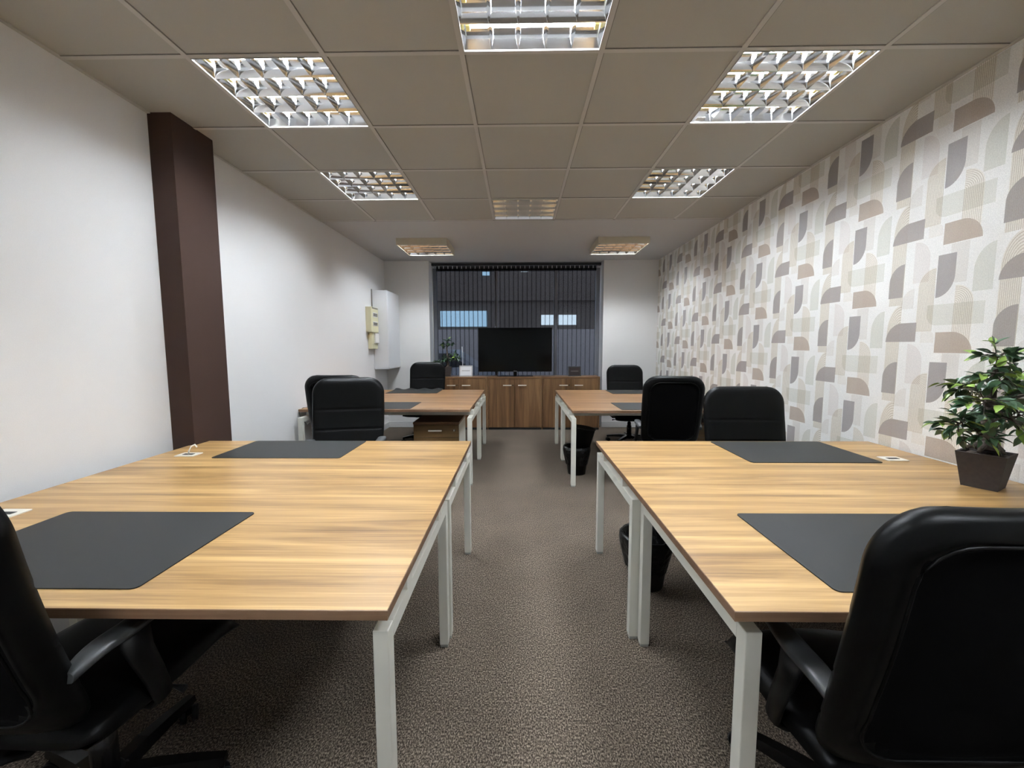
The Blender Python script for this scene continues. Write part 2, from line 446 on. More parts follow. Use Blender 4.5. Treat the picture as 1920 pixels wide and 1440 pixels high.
# window in the niche: frame with two mullions, panes
WY = 7.50
w = bpy.data.objects.new('window_1', None); COL.objects.link(w); struct(w)
bm = bmesh.new()
box(bm, NX0, NX0+.06, WY, WY+.07, .45, CEIL); box(bm, NX1-.06, NX1, WY, WY+.07, .45, CEIL)
box(bm, NX0+.06, NX1-.06, WY, WY+.07, .45, .51); finish('window_frame', bm, M['winframe'], w)
boxo('shutter_box', NX0+.06, NX1-.06, WY-.02, WY+.07, CEIL-.10, CEIL, M['rail'], w)
for mx in (-.385, .665):
    boxo('mullion', mx-.028, mx+.028, WY-.005, WY+.075, .51, CEIL-.07, M['winframe'], w)
for a, b in ((NX0+.06, -.413), (-.357, .637), (.693, NX1-.06)):
    boxo('window_pane', a, b, WY+.03, WY+.036, .51, CEIL-.07, M['glass'], w)

# street outside
struct(boxo('ground', -22, 22, 7.62, 40, -.30, -.12, M['asphalt']), 'pavement and street outside the window')
bl = empty('street_building', (0, 15, -.12)); tag(bl, 'brown building across the street seen through the blind', 'building')
boxo('facade', -16, 16, 0, 2, 0, 7.5, M['facade'], bl)
boxo('cornice', -16, 16, -.12, 0, 3.10, 3.25, M['facade'], bl)
boxo('shop_band', -16, 16, -.05, 0, 0, 2.1, M['facade2'], bl)
for a, b, c, d, mt in ((-2.75, -1.1, 2.20, 2.75, 'shoplit'), (.82, 1.30, 2.25, 2.6, 'lamplit'), (1.42, 2.05, 2.25, 2.6, 'lamplit'),
                       (-1.25, -1.0, 3.98, 4.6, 'shoplit'), (.1, .35, 4.1, 4.55, 'lamplit'), (-6.5, -5.2, 1.9, 2.6, 'shoplit'), (5.2, 6.4, 2.1, 2.7, 'lamplit')):
    boxo('lit_window', a, b, -.10, -.05, c, d, M[mt], bl)
car = empty('parked_car', (-2.4, 11.2, -.12)); tag(car, 'pale car parked in the street, seen through the blind', 'car')
bm = bmesh.new()
prof = [(-2.1, .30), (-2.1, .72), (-1.9, .85), (-1.15, .95), (-.65, 1.38), (.75, 1.42), (1.35, 1.0), (2.0, .86), (2.1, .6), (2.1, .30)]
for yy in (-.8, .8): pass
A = [bm.verts.new((x, -.8, z)) for x, z in prof]; B = [bm.verts.new((x, .8, z)) for x, z in prof]
bm.faces.new(A); bm.faces.new(B[::-1])
for i in range(len(A)): bm.faces.new((A[i], B[i], B[(i+1) % len(A)], A[(i+1) % len(A)]))
finish('car_body', bm, M['carpaint'], car)
bm = bmesh.new()
for a, b, c, d in ((-.98, -.62, -.1, 0), (0, 0, 0, 0)):
    pass
q = [(-1.0, .97), (-.60, 1.31), (.05, 1.33), (.05, .97)]; q2 = [(.13, .97), (.13, 1.33), (.70, 1.34), (1.15, 1.0)]
for qq in (q, q2): bm.faces.new([bm.verts.new((x, -.805, z)) for x, z in qq])
finish('car_window', bm, M['darkglass'], car)
for wx in (-1.35, 1.3):
    for wy in (-.78, .62):
        bm = bmesh.new(); sweep(bm, [(wx, wy, .31), (wx, wy+.16, .31)], .31, 20); finish('wheel', bm, M['rubber'], car)

# ================================================================== VERTICAL BLIND
vb = empty('vertical_blind', (0, 7.325, 0)); tag(vb, 'charcoal vertical blind drawn across the far window', 'blind')
boxo('head_rail', NX0+.012, NX1-.012, -.03, .03, CEIL-.045, CEIL-.005, M['rail'], vb, bev=.004)
bm = bmesh.new(); nsl = 37; pitch = (NX1-NX0-.05)/nsl
random.seed(4)
for i in range(nsl):
    cx = NX0+.022+pitch*(i+.5); hwid = .0475
    ang = R_(11+random.uniform(-1.5, 1.5)) 
    dx, dy = math.cos(ang)*hwid, math.sin(ang)*hwid
    za, zb = .72, CEIL-.085
    # slightly bowed slat
    n = 4; prev = None
    for k in range(n+1):
        t = -1+2*k/n; bow = .004*(1-t*t)
        x = cx+dx*t-math.sin(ang)*bow; y = dy*t+math.cos(ang)*bow
        cur = (bm.verts.new((x, y, za)), bm.verts.new((x, y, zb)))
        if prev: bm.faces.new((prev[0], cur[0], cur[1], prev[1]))
        prev = cur
for i in range(nsl):
    cx = NX0+.022+pitch*(i+.5)
    box(bm, cx-.006, cx+.006, -.004, .004, CEIL-.088, CEIL-.045, mi=1)
finish('slat', bm, [M['blind'], M['silverfr']], vb)
bm = bmesh.new(); sweep(bm, [(NX0+.03, -.05, .9), (NX0+.03, -.05, CEIL-.05)], .006, 6)
finish('control_cord', bm, M['whitepl'], vb)

# ================================================================== CEILING LIGHTS
def louvre_light(name, cx, cy, zc, on, surface=False):
    """4 tubes along x, parabolic troughs and 4 cross blades; zc = plane of the louvre's lower edge"""
    root = empty(name, (cx, cy, zc))
    H2 = .3225; D = .085
    bm = bmesh.new()
    t = .006
    if surface:
        box(bm, -.337, -H2, -.337, .337, 0, D+.002); box(bm, H2, .337, -.337, .337, 0, D+.002)
        box(bm, -H2, H2, -.337, -H2, 0, D+.002); box(bm, -H2, H2, H2, .337, 0, D+.002)
        finish('housing', bm, M['beigebox'], root)
    else:
        box(bm, -.3255, -H2, -.3255, .3255, -.003, .11); box(bm, H2, .3255, -.3255, .3255, -.003, .11)
        box(bm, -H2, H2, -.3255, -H2, -.003, .11); box(bm, -H2, H2, H2, .3255, -.003, .11)
        box(bm, -H2, H2, -H2, H2, .105, .11)
        finish('housing', bm, M['housing'], root)
    # reflector troughs (parabolic walls with sharp lower edges between the tubes)
    P = 2*H2/4
    bm = bmesh.new(); n = 8
    pts = []
    for k in range(4):
        c = -H2+P*(k+.5)
        for j in range(2*n+1):
            u = -1+j/n
            yy = c+u*(P/2-.0008)
            zz = .004+(D-.006)*(1-abs(u)**2.6)**.55 if abs(u) < 1 else .004
            pts.append((yy, zz))
    prev = None
    for (yy, zz) in pts:
        cur = (bm.verts.new((-H2, yy, zz)), bm.verts.new((H2, yy, zz)))
        if prev: 
            f = bm.faces.new((prev[0], cur[0], cur[1], prev[1])); f.smooth = True
        prev = cur
    finish('reflector', bm, M['mirror'], root)
    # cross blades: V section, curved lower edge, one mesh of all blades
    Q = 2*H2/5; bh = .044
    for i in range(6):
        bm = bmesh.new(); bx = -H2+Q*i
        for k in range(4):
            c = -H2+P*(k+.5); m = 8
            ra = []; rb = []; rc = []
            for j in range(m+1):
                u = -1+2*j/m
                yy = c+u*(P/2-.002)
                zt = min(.004+(D-.006)*(1-min(1, abs(u))**2.6)**.55-.001, bh) if abs(u) < 1 else .006
                zb = .003
                wt = .011*min(1, (zt)/bh)
                ra.append(bm.verts.new((max(-H2, bx-wt), yy, zt))); rb.append(bm.verts.new((bx, yy, zb))); rc.append(bm.verts.new((min(H2, bx+wt), yy, zt)))
            for j in range(m):
                bm.faces.new((ra[j], rb[j], rb[j+1], ra[j+1])); bm.faces.new((rb[j], rc[j], rc[j+1], rb[j+1]))
                bm.faces.new((rc[j], ra[j], ra[j+1], rc[j+1]))
        finish('louvre_blade', bm, M['mirror2'], root)
    for k in range(4):
        c = -H2+P*(k+.5)
        bm = bmesh.new(); sweep(bm, [(-.285, c, .060), (.285, c, .060)], .0125, 12)
        finish('fluorescent_tube', bm, M['tube'] if on else M['tubeoff'], root, smooth=False)
        for sx in (-1, 1):
            bm = bmesh.new()
            box(bm, min(sx*.285, sx*.305), max(sx*.285, sx*.305), c-.018, c+.018, .042, .078, .004)
            finish('lamp_holder', bm, M['holder'], root)
    return root
lab = {(-2, 0): 'large lit louvre ceiling light near the brown pillar', (2, 0): 'large lit louvre ceiling light near the wallpapered wall',
       (-2, 2): 'recessed louvre light beyond the brown pillar, on the plain wall side', (2, 2): 'smaller looking recessed louvre light towards the window, wallpaper side',
       (0, -1): 'bright louvre ceiling light cut off by the top edge of the photo', (-2, -4): 'added unseen louvre light behind the camera, towards the plain white wall', (2, -4): 'added unseen louvre light behind the camera, towards the wallpapered wall',
       (0, 3): 'unlit recessed louvre light in the last row of ceiling tiles'}
for c, r, on in LIGHTS:
    o = louvre_light('recessed_ceiling_light', GX+G*(c+.5), GY+G*(r+.5), CEIL-.001, on)
    tag(o, lab[(c, r)], 'ceiling light', 'recessed ceiling lights')
    if (c, r) == (0, -1):
        boxo('sticker', .19, .235, -.30, -.262, .001, .003, M['sticker'], o)
    if (c, r) == (2, 0):
        boxo('sticker', -.30, -.25, .262, .30, .001, .003, M['sticker'], o)
for cx, lb in ((-1.275, 'beige box louvre light on the far ceiling, towards the white wall box'), (1.39, 'beige box louvre light on the far ceiling, towards the wallpaper')):
    o = louvre_light('surface_ceiling_light', cx, 5.975, CEIL+.006-.087, True, True)
    tag(o, lb, 'ceiling light', 'box lights on the far ceiling')

# ================================================================== DESKS
TOPZ, TH = .765, .027
def desk(name, x0, x1, y0, y1, fy0, fy1, fxa, fxb, label, far, notch=None, mat='desk'):
    """bench desk; frame ends at x bands fxa, fxb; far=True: the joint is at its near edge"""
    root = empty(name, ((x0+x1)/2, (y0+y1)/2, 0))
    tag(root, label, 'desk', 'walnut bench desks')
    ox, oy = root.location.x, root.location.y
    bm = bmesh.new()
    if notch:
        nx, ny0 = notch
        pts = [(x0-ox, y0-oy), (x1-ox, y0-oy), (x1-ox, y1-oy), (nx-ox, y1-oy), (nx-ox, ny0-oy), (x0-ox, ny0-oy)]
    else:
        pts = [(x0-ox, y0-oy), (x1-ox, y0-oy), (x1-ox, y1-oy), (x0-ox, y1-oy)]
    fs = prism(bm, pts, TOPZ-.0145, TOPZ)
    bmesh.ops.bevel(bm, geom=[e for e in fs[0].edges], offset=.0015, segments=1, affect='EDGES')
    cxm, cym = sum(p[0] for p in pts)/len(pts), sum(p[1] for p in pts)/len(pts)
    prism(bm, [(p[0]-math.copysign(.0016, p[0]), p[1]-math.copysign(.0016, p[1])) for p in pts], TOPZ-TH, TOPZ-.0148)
    bm.normal_update()
    for f in bm.faces: f.material_index = 0 if abs(f.normal.z) > .9 else 1
    finish('desktop', bm, [M[mat], M['deskedge']], root)
    for a, b in (fxa, fxb):
        boxo('side_beam', a-ox, b-ox, fy0+.0445-oy, fy1-.0445-oy, .6455, .6895, M['frame'], root)
        for ya in (fy0, fy1-.045):
            lg = boxo('leg', a-ox, b-ox, ya-oy, ya+.045-oy, .012, .690, M['frame'], root, bev=.0025)
            boxo('foot_pad', a-ox+.003, b-ox-.003, ya-oy+.003, ya+.042-oy, 0, .012, M['foot'], lg)
    for yy in ((fy0+fy1)/2-.10, (fy0+fy1)/2+.06):
        boxo('cross_rail', fxa[1]-ox, fxb[0]-ox, yy-oy, yy+.04-oy, .652, .688, M['frame'], root)
    for a, b in (fxa, fxb):
        for yy in (fy0+.18, fy1-.22):
            boxo('top_bracket', a-ox-.001, b-ox+.001, yy-oy, yy+.05-oy, .690, TOPZ-TH, M['frame'], root)
    return root
LX0, LX1, RX0, RX1 = -2.14, -.318, .522, 2.325
fL = ((-2.12, -2.08), (-.368, -.328)); fR = ((.568, .610), (2.26, 2.30)); fRf = ((.530, .573), (2.26, 2.30)); fLf = ((-2.12, -2.08), (-.363, -.321))
dLn = desk('desk', LX0, LX1, .955, 1.8833, .985, 1.872, *fL, 'front walnut desk along the plain white wall, just before the brown pillar', False)
dLf = desk('desk', LX0, LX1, 1.884, 2.765, 1.886, 2.745, *fLf, 'walnut desk touching the brown pillar, white cable end rising from its port', True, notch=(PX1+.003, PY0-.003))
dRn = desk('desk', RX0, RX1, .960, 1.8883, .990, 1.885, *fR, 'front walnut desk along the wallpapered wall, broad black chair back before it', False)
dRf = desk('desk', RX0, RX1, 1.889, 2.765, 1.893, 2.760, *fRf, 'walnut desk along the wallpaper with a wide black chair facing the camera behind it', True)
gL = ((-2.21, -2.165), (-.508, -.463)); gR = ((.526, .571), (2.24, 2.285))
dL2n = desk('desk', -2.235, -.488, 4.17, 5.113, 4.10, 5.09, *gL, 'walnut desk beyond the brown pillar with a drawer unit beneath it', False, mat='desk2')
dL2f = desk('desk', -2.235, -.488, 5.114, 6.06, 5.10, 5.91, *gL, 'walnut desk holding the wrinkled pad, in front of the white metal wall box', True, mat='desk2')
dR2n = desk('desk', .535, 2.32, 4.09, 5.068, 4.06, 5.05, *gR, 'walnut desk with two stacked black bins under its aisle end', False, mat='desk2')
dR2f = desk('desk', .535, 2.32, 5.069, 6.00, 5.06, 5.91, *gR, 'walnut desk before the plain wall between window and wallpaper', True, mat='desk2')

def cable_port(d, x, y, w=.115, h=.085, cable=False):
    ox, oy = d.location.x, d.location.y
    bm = bmesh.new(); prism(bm, rrect(x-ox-w/2, x-ox+w/2, y-oy-h/2, y-oy+h/2, .006), TOPZ, TOPZ+.004)
    p = finish('cable_port', bm, M['silver'], d)
    boxo('port_slot', x-ox-.03, x-ox+.03, y-oy-.012, y-oy+.012, TOPZ+.004, TOPZ+.0052, M['black'], p)
    if cable:
        bm = bmesh.new()
        sweep(bm, [(x-ox, y-oy, TOPZ+.005), (x-ox+.003, y-oy, TOPZ+.025), (x-ox+.012, y-oy+.01, TOPZ+.05), (x-ox+.03, y-oy+.015, TOPZ+.058), (x-ox+.045, y-oy+.01, TOPZ+.045)], .0045, 8)
        c = finish('cable', bm, M['whitepl'], p); c['label'] = 'short white cable end curling up'
cable_port(dLn, -1.97, 1.525); cable_port(dLf, -1.955, 2.40, cable=True)
cable_port(dRf, 2.10, 2.325); cable_port(dRn, 2.12, 1.45)

def desk_pad(x0, x1, y0, y1, label, wavy=False):
    o_ = ((x0+x1)/2, (y0+y1)/2, TOPZ)
    bm = bmesh.new()
    hx, hy = (x1-x0)/2, (y1-y0)/2
    if wavy:
        nx, ny = 24, 10; T = .003
        def zz(i, j):
            t = j/ny
            return (max(0, t-.6)/.4)**2*.020*(.5+.5*math.sin(i*.9+1.0))+.0002
        top = [[bm.verts.new((-hx+2*hx*i/nx, -hy+2*hy*j/ny, zz(i, j)+T)) for j in range(ny+1)] for i in range(nx+1)]
        bot = [[bm.verts.new((-hx+2*hx*i/nx, -hy+2*hy*j/ny, zz(i, j))) for j in range(ny+1)] for i in range(nx+1)]
        for i in range(nx):
            for j in range(ny):
                bm.faces.new((top[i][j], top[i+1][j], top[i+1][j+1], top[i][j+1]))
                bm.faces.new((bot[i][j], bot[i][j+1], bot[i+1][j+1], bot[i+1][j]))
        for i in range(nx):
            for j in (0, ny): bm.faces.new((bot[i][j], bot[i+1][j], top[i+1][j], top[i][j]))
        for j in range(ny):
            for i in (0, nx): bm.faces.new((bot[i][j], bot[i][j+1], top[i][j+1], top[i][j]))
    else:
        prism(bm, rrect(-hx, hx, -hy, hy, .018), .0002, .0032)
    o = finish('desk_pad', bm, M['pad'], loc=o_)
    tag(o, label, 'desk pad', 'charcoal desk pads'); return o
desk_pad(-1.745, -1.012, 1.035, 1.545, 'big charcoal desk pad on the front desk along the plain white wall')
desk_pad(-1.77, -1.022, 2.325, 2.755, 'charcoal desk pad on the desk touching the brown pillar, under a facing chair')
desk_pad(.825, 1.56, 1.040, 1.548, 'charcoal desk pad partly hidden by the broad black chair back')
desk_pad(1.272, 1.985, 2.245, 2.745, 'charcoal desk pad beside the potted bonsai, at the facing chair')
desk_pad(-1.80, -1.10, 4.19, 4.70, 'charcoal desk pad on the desk with the drawer unit beneath')
desk_pad(-1.80, -1.10, 5.60, 6.09, 'wrinkled charcoal desk pad before the small chair below the wall box', wavy=True)
desk_pad(1.03, 1.74, 4.12, 4.64, 'charcoal desk pad beside the tall chair back, above the stacked bins')
desk_pad(1.25, 1.95, 5.50, 5.98, 'charcoal desk pad before the small chair between window and wallpaper')

# ================================================================== CHAIRS
def backrest_mesh(zb, zt, W, T=.045, tilt=.20, seams=(), rear=False):
    bm = bmesh.new(); nu, nv = 22, 84
    Rt, Rb = .125, .08
    def hw(z):
        w = W*(.93+.07*math.sin(min(1, (z-zb)/(.62*(zt-zb)))*math.pi/2))
        if z > zt-Rt: w -= Rt*(1-math.sqrt(max(0, 1-((z-(zt-Rt))/Rt)**2)))
        if z < zb+Rb: w -= Rb*(1-math.sqrt(max(0, 1-(((zb+Rb)-z)/Rb)**2)))
        return w
    F, Bk, INS = [], [], {}
    for j in range(nv+1):
        v = -math.cos(math.pi*j/nv) if False else -1+2*j/nv
        v = math.copysign(abs(v)**.92, v)
        z = (zb+zt)/2+(zt-zb)/2*v
        cz = (1-abs(v)**14)**(1/2.6) if abs(v) < 1 else 0
        h = hw(z); s = (z-zb)/(zt-zb)
        yc = -tilt*(z-zb)*.75-.03*math.sin(s*math.pi)-.05*s*s     # leans back; gentle S
        gr = sum(math.exp(-((z-sz)/.0045)**2) for sz in seams)
        puff = 0
        rf, rb = [], []
        for i in range(nu+1):
            u = -1+2*i/nu; u = math.copysign(1-(1-abs(u))**1.35, u)
            cx = (1-abs(u)**6)**(1/2.2) if abs(u) < 1 else 0
            k = cz*cx
            side = .022*u*u                                   # wings curl forward
            rf.append(bm.verts.new((u*h, yc+side+T*k*(1+.10*(1-u*u))-.007*gr*k, z)))
            ax_, az_ = h-.055-abs(u*h), (zt-zb)/2-.058-abs(z-(zb+zt)/2)
            rr = .09
            if ax_ < rr and az_ < rr: dd = rr-math.hypot(rr-ax_, rr-az_)
            else: dd = min(ax_, az_)
            tt = min(1, max(0, (dd+.012)/.024)); inset = .012*tt*tt*(3-2*tt)
            rb.append(bm.verts.new((u*h, yc+side-(T*.80*k-inset), z)) if 0 < i < nu and 0 < j < nv else rf[-1])
            INS[j, i] = inset > .006
        F.append(rf); Bk.append(rb)
    def q(vs, mi=0):
        vs = list(dict.fromkeys(vs))
        if len(vs) >= 3:
            try:
                f = bm.faces.new(vs); f.smooth = True; f.material_index = mi
            except ValueError: pass
    for j in range(nv):
        for i in range(nu):
            q((F[j][i], F[j+1][i], F[j+1][i+1], F[j][i+1])); q((Bk[j][i], Bk[j][i+1], Bk[j+1][i+1], Bk[j+1][i]), 1 if INS[j, i] and INS[j+1, i+1] and INS[j, i+1] and INS[j+1, i] else 0)
    return bm, hw
def office_chair(x, y, yaw, label, dz=0.0, W=.272, base=0.0, arm=.262):
    """origin on the floor under the column; faces local +y"""
    root = empty('office_chair', (x, y, 0), R_(yaw))
    tag(root, label, 'chair', 'black leather office chairs')
    zb, zt = .50+dz, 1.155+dz
    seams = (zt-.245, zt-.40, zt-.53)
    bm, hw = backrest_mesh(zb, zt, W, seams=seams)
    b = finish('backrest', bm, [M['leather'], M['backfab']], root, loc=(0, -.235, 0))
    # piping round the rear panel
    bm = bmesh.new(); path = []
    tilt = .20
    def yc(z):
        s = (z-zb)/(zt-zb); return -tilt*(z-zb)*.75-.03*math.sin(s*math.pi)-.05*s*s
    z0_, z1_, rr = zb+.058, zt-.058, .09
    half = []
    for k in range(7):
        a = math.pi/2*k/6; z = z0_+rr-rr*math.cos(a); half.append((-(1-math.sin(a))*rr, z))
    for k in range(1, 12): half.append((0, z0_+rr+(z1_-z0_-2*rr)*k/12))
    for k in range(7):
        a = math.pi/2*k/6; z = z1_-rr+rr*math.sin(a); half.append((-(1-math.cos(a))*rr, z))
    def pt(dx_, z, sg):
        hx = min(hw(z), W)-.055 if z0_+rr < z < z1_-rr else W*.985-.055
        hx = min(hx, W*.985-.055)
        x_ = hx+dx_
        return (sg*x_, yc(z)+.022*(x_/W)**2-.0365, z)
    path = [pt(d_, z, -1) for d_, z in half]+[pt(d_, z, 1) for d_, z in reversed(half)]
    sweep(bm, path, .0035, 6, closed=True)
    finish('piping', bm, M['leather'], b)
    # seat cushion
    bm = bmesh.new(); nu, nv = 20, 20
    top, bot = [], []
    for j in range(nv+1):
        v = -1+2*j/nv; rt_, rb_ = [], []
        for i in range(nu+1):
            u = -1+2*i/nu
            k = ((1-abs(u)**6)*(1-abs(v)**6)); k = max(0, k)**(1/2.4)
            X = .265*u*math.sqrt(max(0, 1-.14*v*v)); Y = .265*v*math.sqrt(max(0, 1-.14*u*u))
            dro = -.035*max(0, v-.5)**2*4
            zc = .455+dz+dro
            rt_.append(bm.verts.new((X, Y+.02, zc+.052*k+.006*math.cos(u*math.pi)*k)))
            rb_.append(bm.verts.new((X, Y+.02, zc-.040*k)) if 0 < i < nu and 0 < j < nv else rt_[-1])
        top.append(rt_); bot.append(rb_)
    for j in range(nv):
        for i in range(nu):
            bm.faces.new((top[j][i], top[j][i+1], top[j+1][i+1], top[j+1][i])).smooth = True
            vs = list(dict.fromkeys((bot[j][i], bot[j+1][i], bot[j+1][i+1], bot[j][i+1])))
            try: bm.faces.new(vs).smooth = True
            except ValueError: pass
    finish('seat', bm, M['leather'], root)
    # armrests
    for sx in (-1, 1):
        bm = bmesh.new(); ax = sx*arm
        # post: flat curved blade from under the seat up to the pad
        pts = [(sx*.17, -.04, .405), (sx*(arm-.03), -.04, .408), (sx*(arm+.004), -.05, .44), (sx*(arm+.008), -.075, .52), (sx*(arm+.004), -.10, .60), (ax, -.115, .678)]
        sweep(bm, [(p[0], p[1], p[2]+dz) for p in pts], [.024, .026, .028, .030, .034, .045], 10, shape=(1.0, .42))
        for p_ in []: pass
        rest = finish('armrest', bm, M['plastic'], root)
        bm = bmesh.new(); n = 16; rings = []
        for k in range(n+1):
            t = k/n; yy = -.265+.31*t
            zz = .700+dz-.022*max(0, (.28-t)/.28)**2-.018*max(0, (t-.75)/.25)**2
            wd = .034*(math.sin(math.pi*min(1, max(0, t*.94+.03)))**.35)*(1.12-.28*t)
            xx = ax-sx*.030*max(0, t-.45)
            ring = []
            for a in range(12):
                an = 2*math.pi*a/12
                ca, sa = math.cos(an), math.sin(an)
                ring.append(bm.verts.new((xx+wd*math.copysign(abs(ca)**.7, ca), yy, zz-.010+.013*math.copysign(abs(sa)**.8, sa))))
            rings.append(ring)
        for A_, B_ in zip(rings, rings[1:]):
            for a in range(12): bm.faces.new((A_[a], A_[(a+1) % 12], B_[(a+1) % 12], B_[a])).smooth = True
        bm.faces.new(rings[0][::-1]); bm.faces.new(rings[-1])
        finish('arm_pad', bm, M['armpad'], rest)
    # tilt mechanism, lever, back bracket, adjusting knob
    bm = bmesh.new(); box(bm, -.10, .10, -.12, .12, .375+dz, .415+dz, .01)
    sweep(bm, [(0, -.10, .395+dz), (0, -.19, .385+dz), (0, -.228, .42+dz), (0, -.232, .52+dz), (0, -.245, .60+dz)], [.03, .032, .032, .028, .02], 10, shape=(1.3, .5))
    mech = finish('tilt_mechanism', bm, M['plastic'], root)
    bm = bmesh.new(); sweep(bm, [(.09, .03, .395+dz), (.22, .03, .39+dz), (.25, .03, .385+dz)], [.006, .006, .011], 8)
    finish('lever', bm, M['plastic'], mech)
    # gas column
    bm = bmesh.new(); lathe(bm, [(.033, .10), (.033, .25), (.026, .255), (.026, .30), (.018, .302), (.018, .377+dz)], 20)
    finish('gas_column', bm, M['steel'], root)
    # star base
    bm = bmesh.new(); lathe(bm, [(.045, .065), (.052, .075), (.052, .115), (.040, .125)], 20)
    hub = finish('base_hub', bm, M['plastic'], root)
    for k in range(5):
        a = R_(base+72*k); dx, dy = math.cos(a), math.sin(a)
        bm = bmesh.new()
        P = [(.03, .100, .028, .022), (.12, .100, .026, .020), (.22, .092, .022, .016), (.315, .080, .018, .012)]
        rings = []
        for d, z, w_, h_ in P:
            rings.append([bm.verts.new((dx*d-dy*w_*s1, dy*d+dx*w_*s1, z+h_*s2)) for s1, s2 in ((-1, -1), (1, -1), (.75, 1), (-.75, 1))])
        for A_, B_ in zip(rings, rings[1:]):
            for i in range(4): bm.faces.new((A_[i], A_[(i+1) % 4], B_[(i+1) % 4], B_[i]))
        bm.faces.new(rings[0][::-1]); bm.faces.new(rings[-1])
        lg = finish('base_leg', bm, M['steel'], root)
        bm = bmesh.new(); cx, cy = dx*.30, dy*.30
        b2 = a+.6
        ex, ey = -math.sin(b2), math.cos(b2)
        for s in (-1, 1):
            sweep(bm, [(cx+ex*s*.010, cy+ey*s*.010, .027), (cx+ex*s*.026, cy+ey*s*.026, .027)], .027, 16)
        sweep(bm, [(cx, cy, .03), (cx, cy, .082)], .009, 8)
        finish('caster', bm, M['plastic'], lg)
    return root
office_chair(-1.25, 1.135, -4, 'black office chair at the front desk along the plain white wall, back to the camera', base=20)
office_chair(.960, 1.115, 0, 'black leather chair whose broad back hides part of the front desk pad, wallpaper side', dz=-.045, W=.300, base=-12)
office_chair(-1.28, 2.955, 192, 'black chair facing the camera behind the desk with the white cable end', base=10)
office_chair(1.70, 2.83, 178, 'wide black chair facing the camera, right in front of the wallpaper, beside a port plate', dz=-.065, W=.300, base=30)
office_chair(-1.66, 4.10, 0, 'black chair half hidden behind the facing chair, at the desk with the drawer unit', dz=-.01, W=.285, base=40)
office_chair(1.42, 4.06, -6, 'tall black chair with its back to the camera, at the desk with the stacked bins', dz=-.02, W=.268, base=15)
office_chair(-1.385, 6.05, 181, 'small looking black chair below the white metal wall box', base=25)
office_chair(1.60, 5.97, 179, 'small looking black chair against the plain wall between window and wallpaper', dz=-.045, base=50)

# ================================================================== DRAWER UNITS
def pedestal(x0, x1, y0, label):
    root = empty('drawer_unit', ((x0+x1)/2, y0+.27, 0)); tag(root, label, 'drawer unit')
    w = (x1-x0)/2
    boxo('carcass', -w, w, -.25, .27, .05, .565, M['frame'], root)
    boxo('unit_top', -w-.003, w+.003, -.272, .272, .565, .590, M['cabtop'], root, bev=.002)
    for k, (a, b) in enumerate(((.425, .562), (.285, .421), (.055, .281))):
        d = boxo('drawer', -w+.002, w-.002, -.270, -.250, a, b, M['cabh'], root, bev=.0015)
        boxo('handle', -.072-.01, .072-.01, -.292, -.280, (a+b)/2+.0, (a+b)/2+.014, M['silver'], d, bev=.002)
        bm = bmesh.new()
        for hx in (-.07, .05): box(bm, hx, hx+.01, -.281, -.269, (a+b)/2+.002, (a+b)/2+.012)
        finish('handle_post', bm, M['silver'], d)
        if k == 0:
            bm = bmesh.new(); sweep(bm, [(w-.05, -.270, b-.06), (w-.05, -.280, b-.06)], .013, 14)
            finish('lock', bm, M['lock'], d)
            bm = bmesh.new(); box(bm, w-.053, w-.047, -.297, -.279, b-.066, b-.050)
            finish('lock_key', bm, M['silver'], d)
    for sx in (-1, 1):
        for sy in (-.2, .2):
            bm = bmesh.new(); sweep(bm, [(sx*(w-.05)-.012, sy, .025), (sx*(w-.05)+.012, sy, .025)], .025, 14)
            box(bm, sx*(w-.05)-.02, sx*(w-.05)+.02, sy-.02, sy+.02, .042, .05)
            finish('caster', bm, M['plastic'], root)
    return root
M['cabh'] = wood('walnut_drawer_front', (.075, .040, .013), (.125, .070, .025), (.175, .105, .042), 'x', .42, seed=9)
pedestal(-1.125, -.635, 4.40, 'walnut drawer unit with silver handle and key lock, beyond the facing chair')
pedestal(1.60, 2.06, 4.40, 'walnut drawer unit mostly hidden between two black chairs before the wallpaper')

# ================================================================== CABINETS UNDER THE WINDOW
def cabinet(x0, x1, label):
    root = empty('low_cabinet', ((x0+x1)/2, 6.90, 0)); tag(root, label, 'cabinet', 'walnut cabinets under the window')
    w = (x1-x0)/2
    boxo('carcass', -w, w, .02, .35, .0, .862, M['cab'], root)
    boxo('cabinet_top', -w, w, -.002, .352, .862, .890, M['cabtop'], root, bev=.0015)
    boxo('plinth', -w+.01, w-.01, .008, .02, 0, .035, M['black'], root)
    boxo('side_edge', -w, -w+.024, .0, .02, .036, .862, M['cab'], root)
    boxo('side_edge', w-.024, w, .0, .02, .036, .862, M['cab'], root)
    for s, a, b in ((-1, -w+.028, -.0025), (1, .0025, w-.028)):
        d = boxo('door', a, b, -.002, .017, .040, .854, M['cab'], root, bev=.0015)
        ha, hb = (-.155, -.02) if False else ((-.195, -.055) if s < 0 else (.055, .195))
        boxo('handle', ha, hb, -.028, -.018, .742, .757, M['silver'], d, bev=.002)
        bm = bmesh.new()
        for hx in (ha+.01, hb-.02): box(bm, hx, hx+.01, -.019, .002, .744, .755)
        finish('handle_post', bm, M['silver'], d)
        if s < 0:
            bm = bmesh.new(); sweep(bm, [(-.030, .001, .750), (-.030, -.008, .750)], .011, 12); finish('lock', bm, M['lock'], d)
    return root
cabinet(-1.462, -.512, 'walnut double door cabinet under the window, carrying the small plant')
cabinet(-.508, .396, 'walnut double door cabinet under the television')
cabinet(.400, 1.352, 'walnut double door cabinet under the window, carrying the small dark frame')

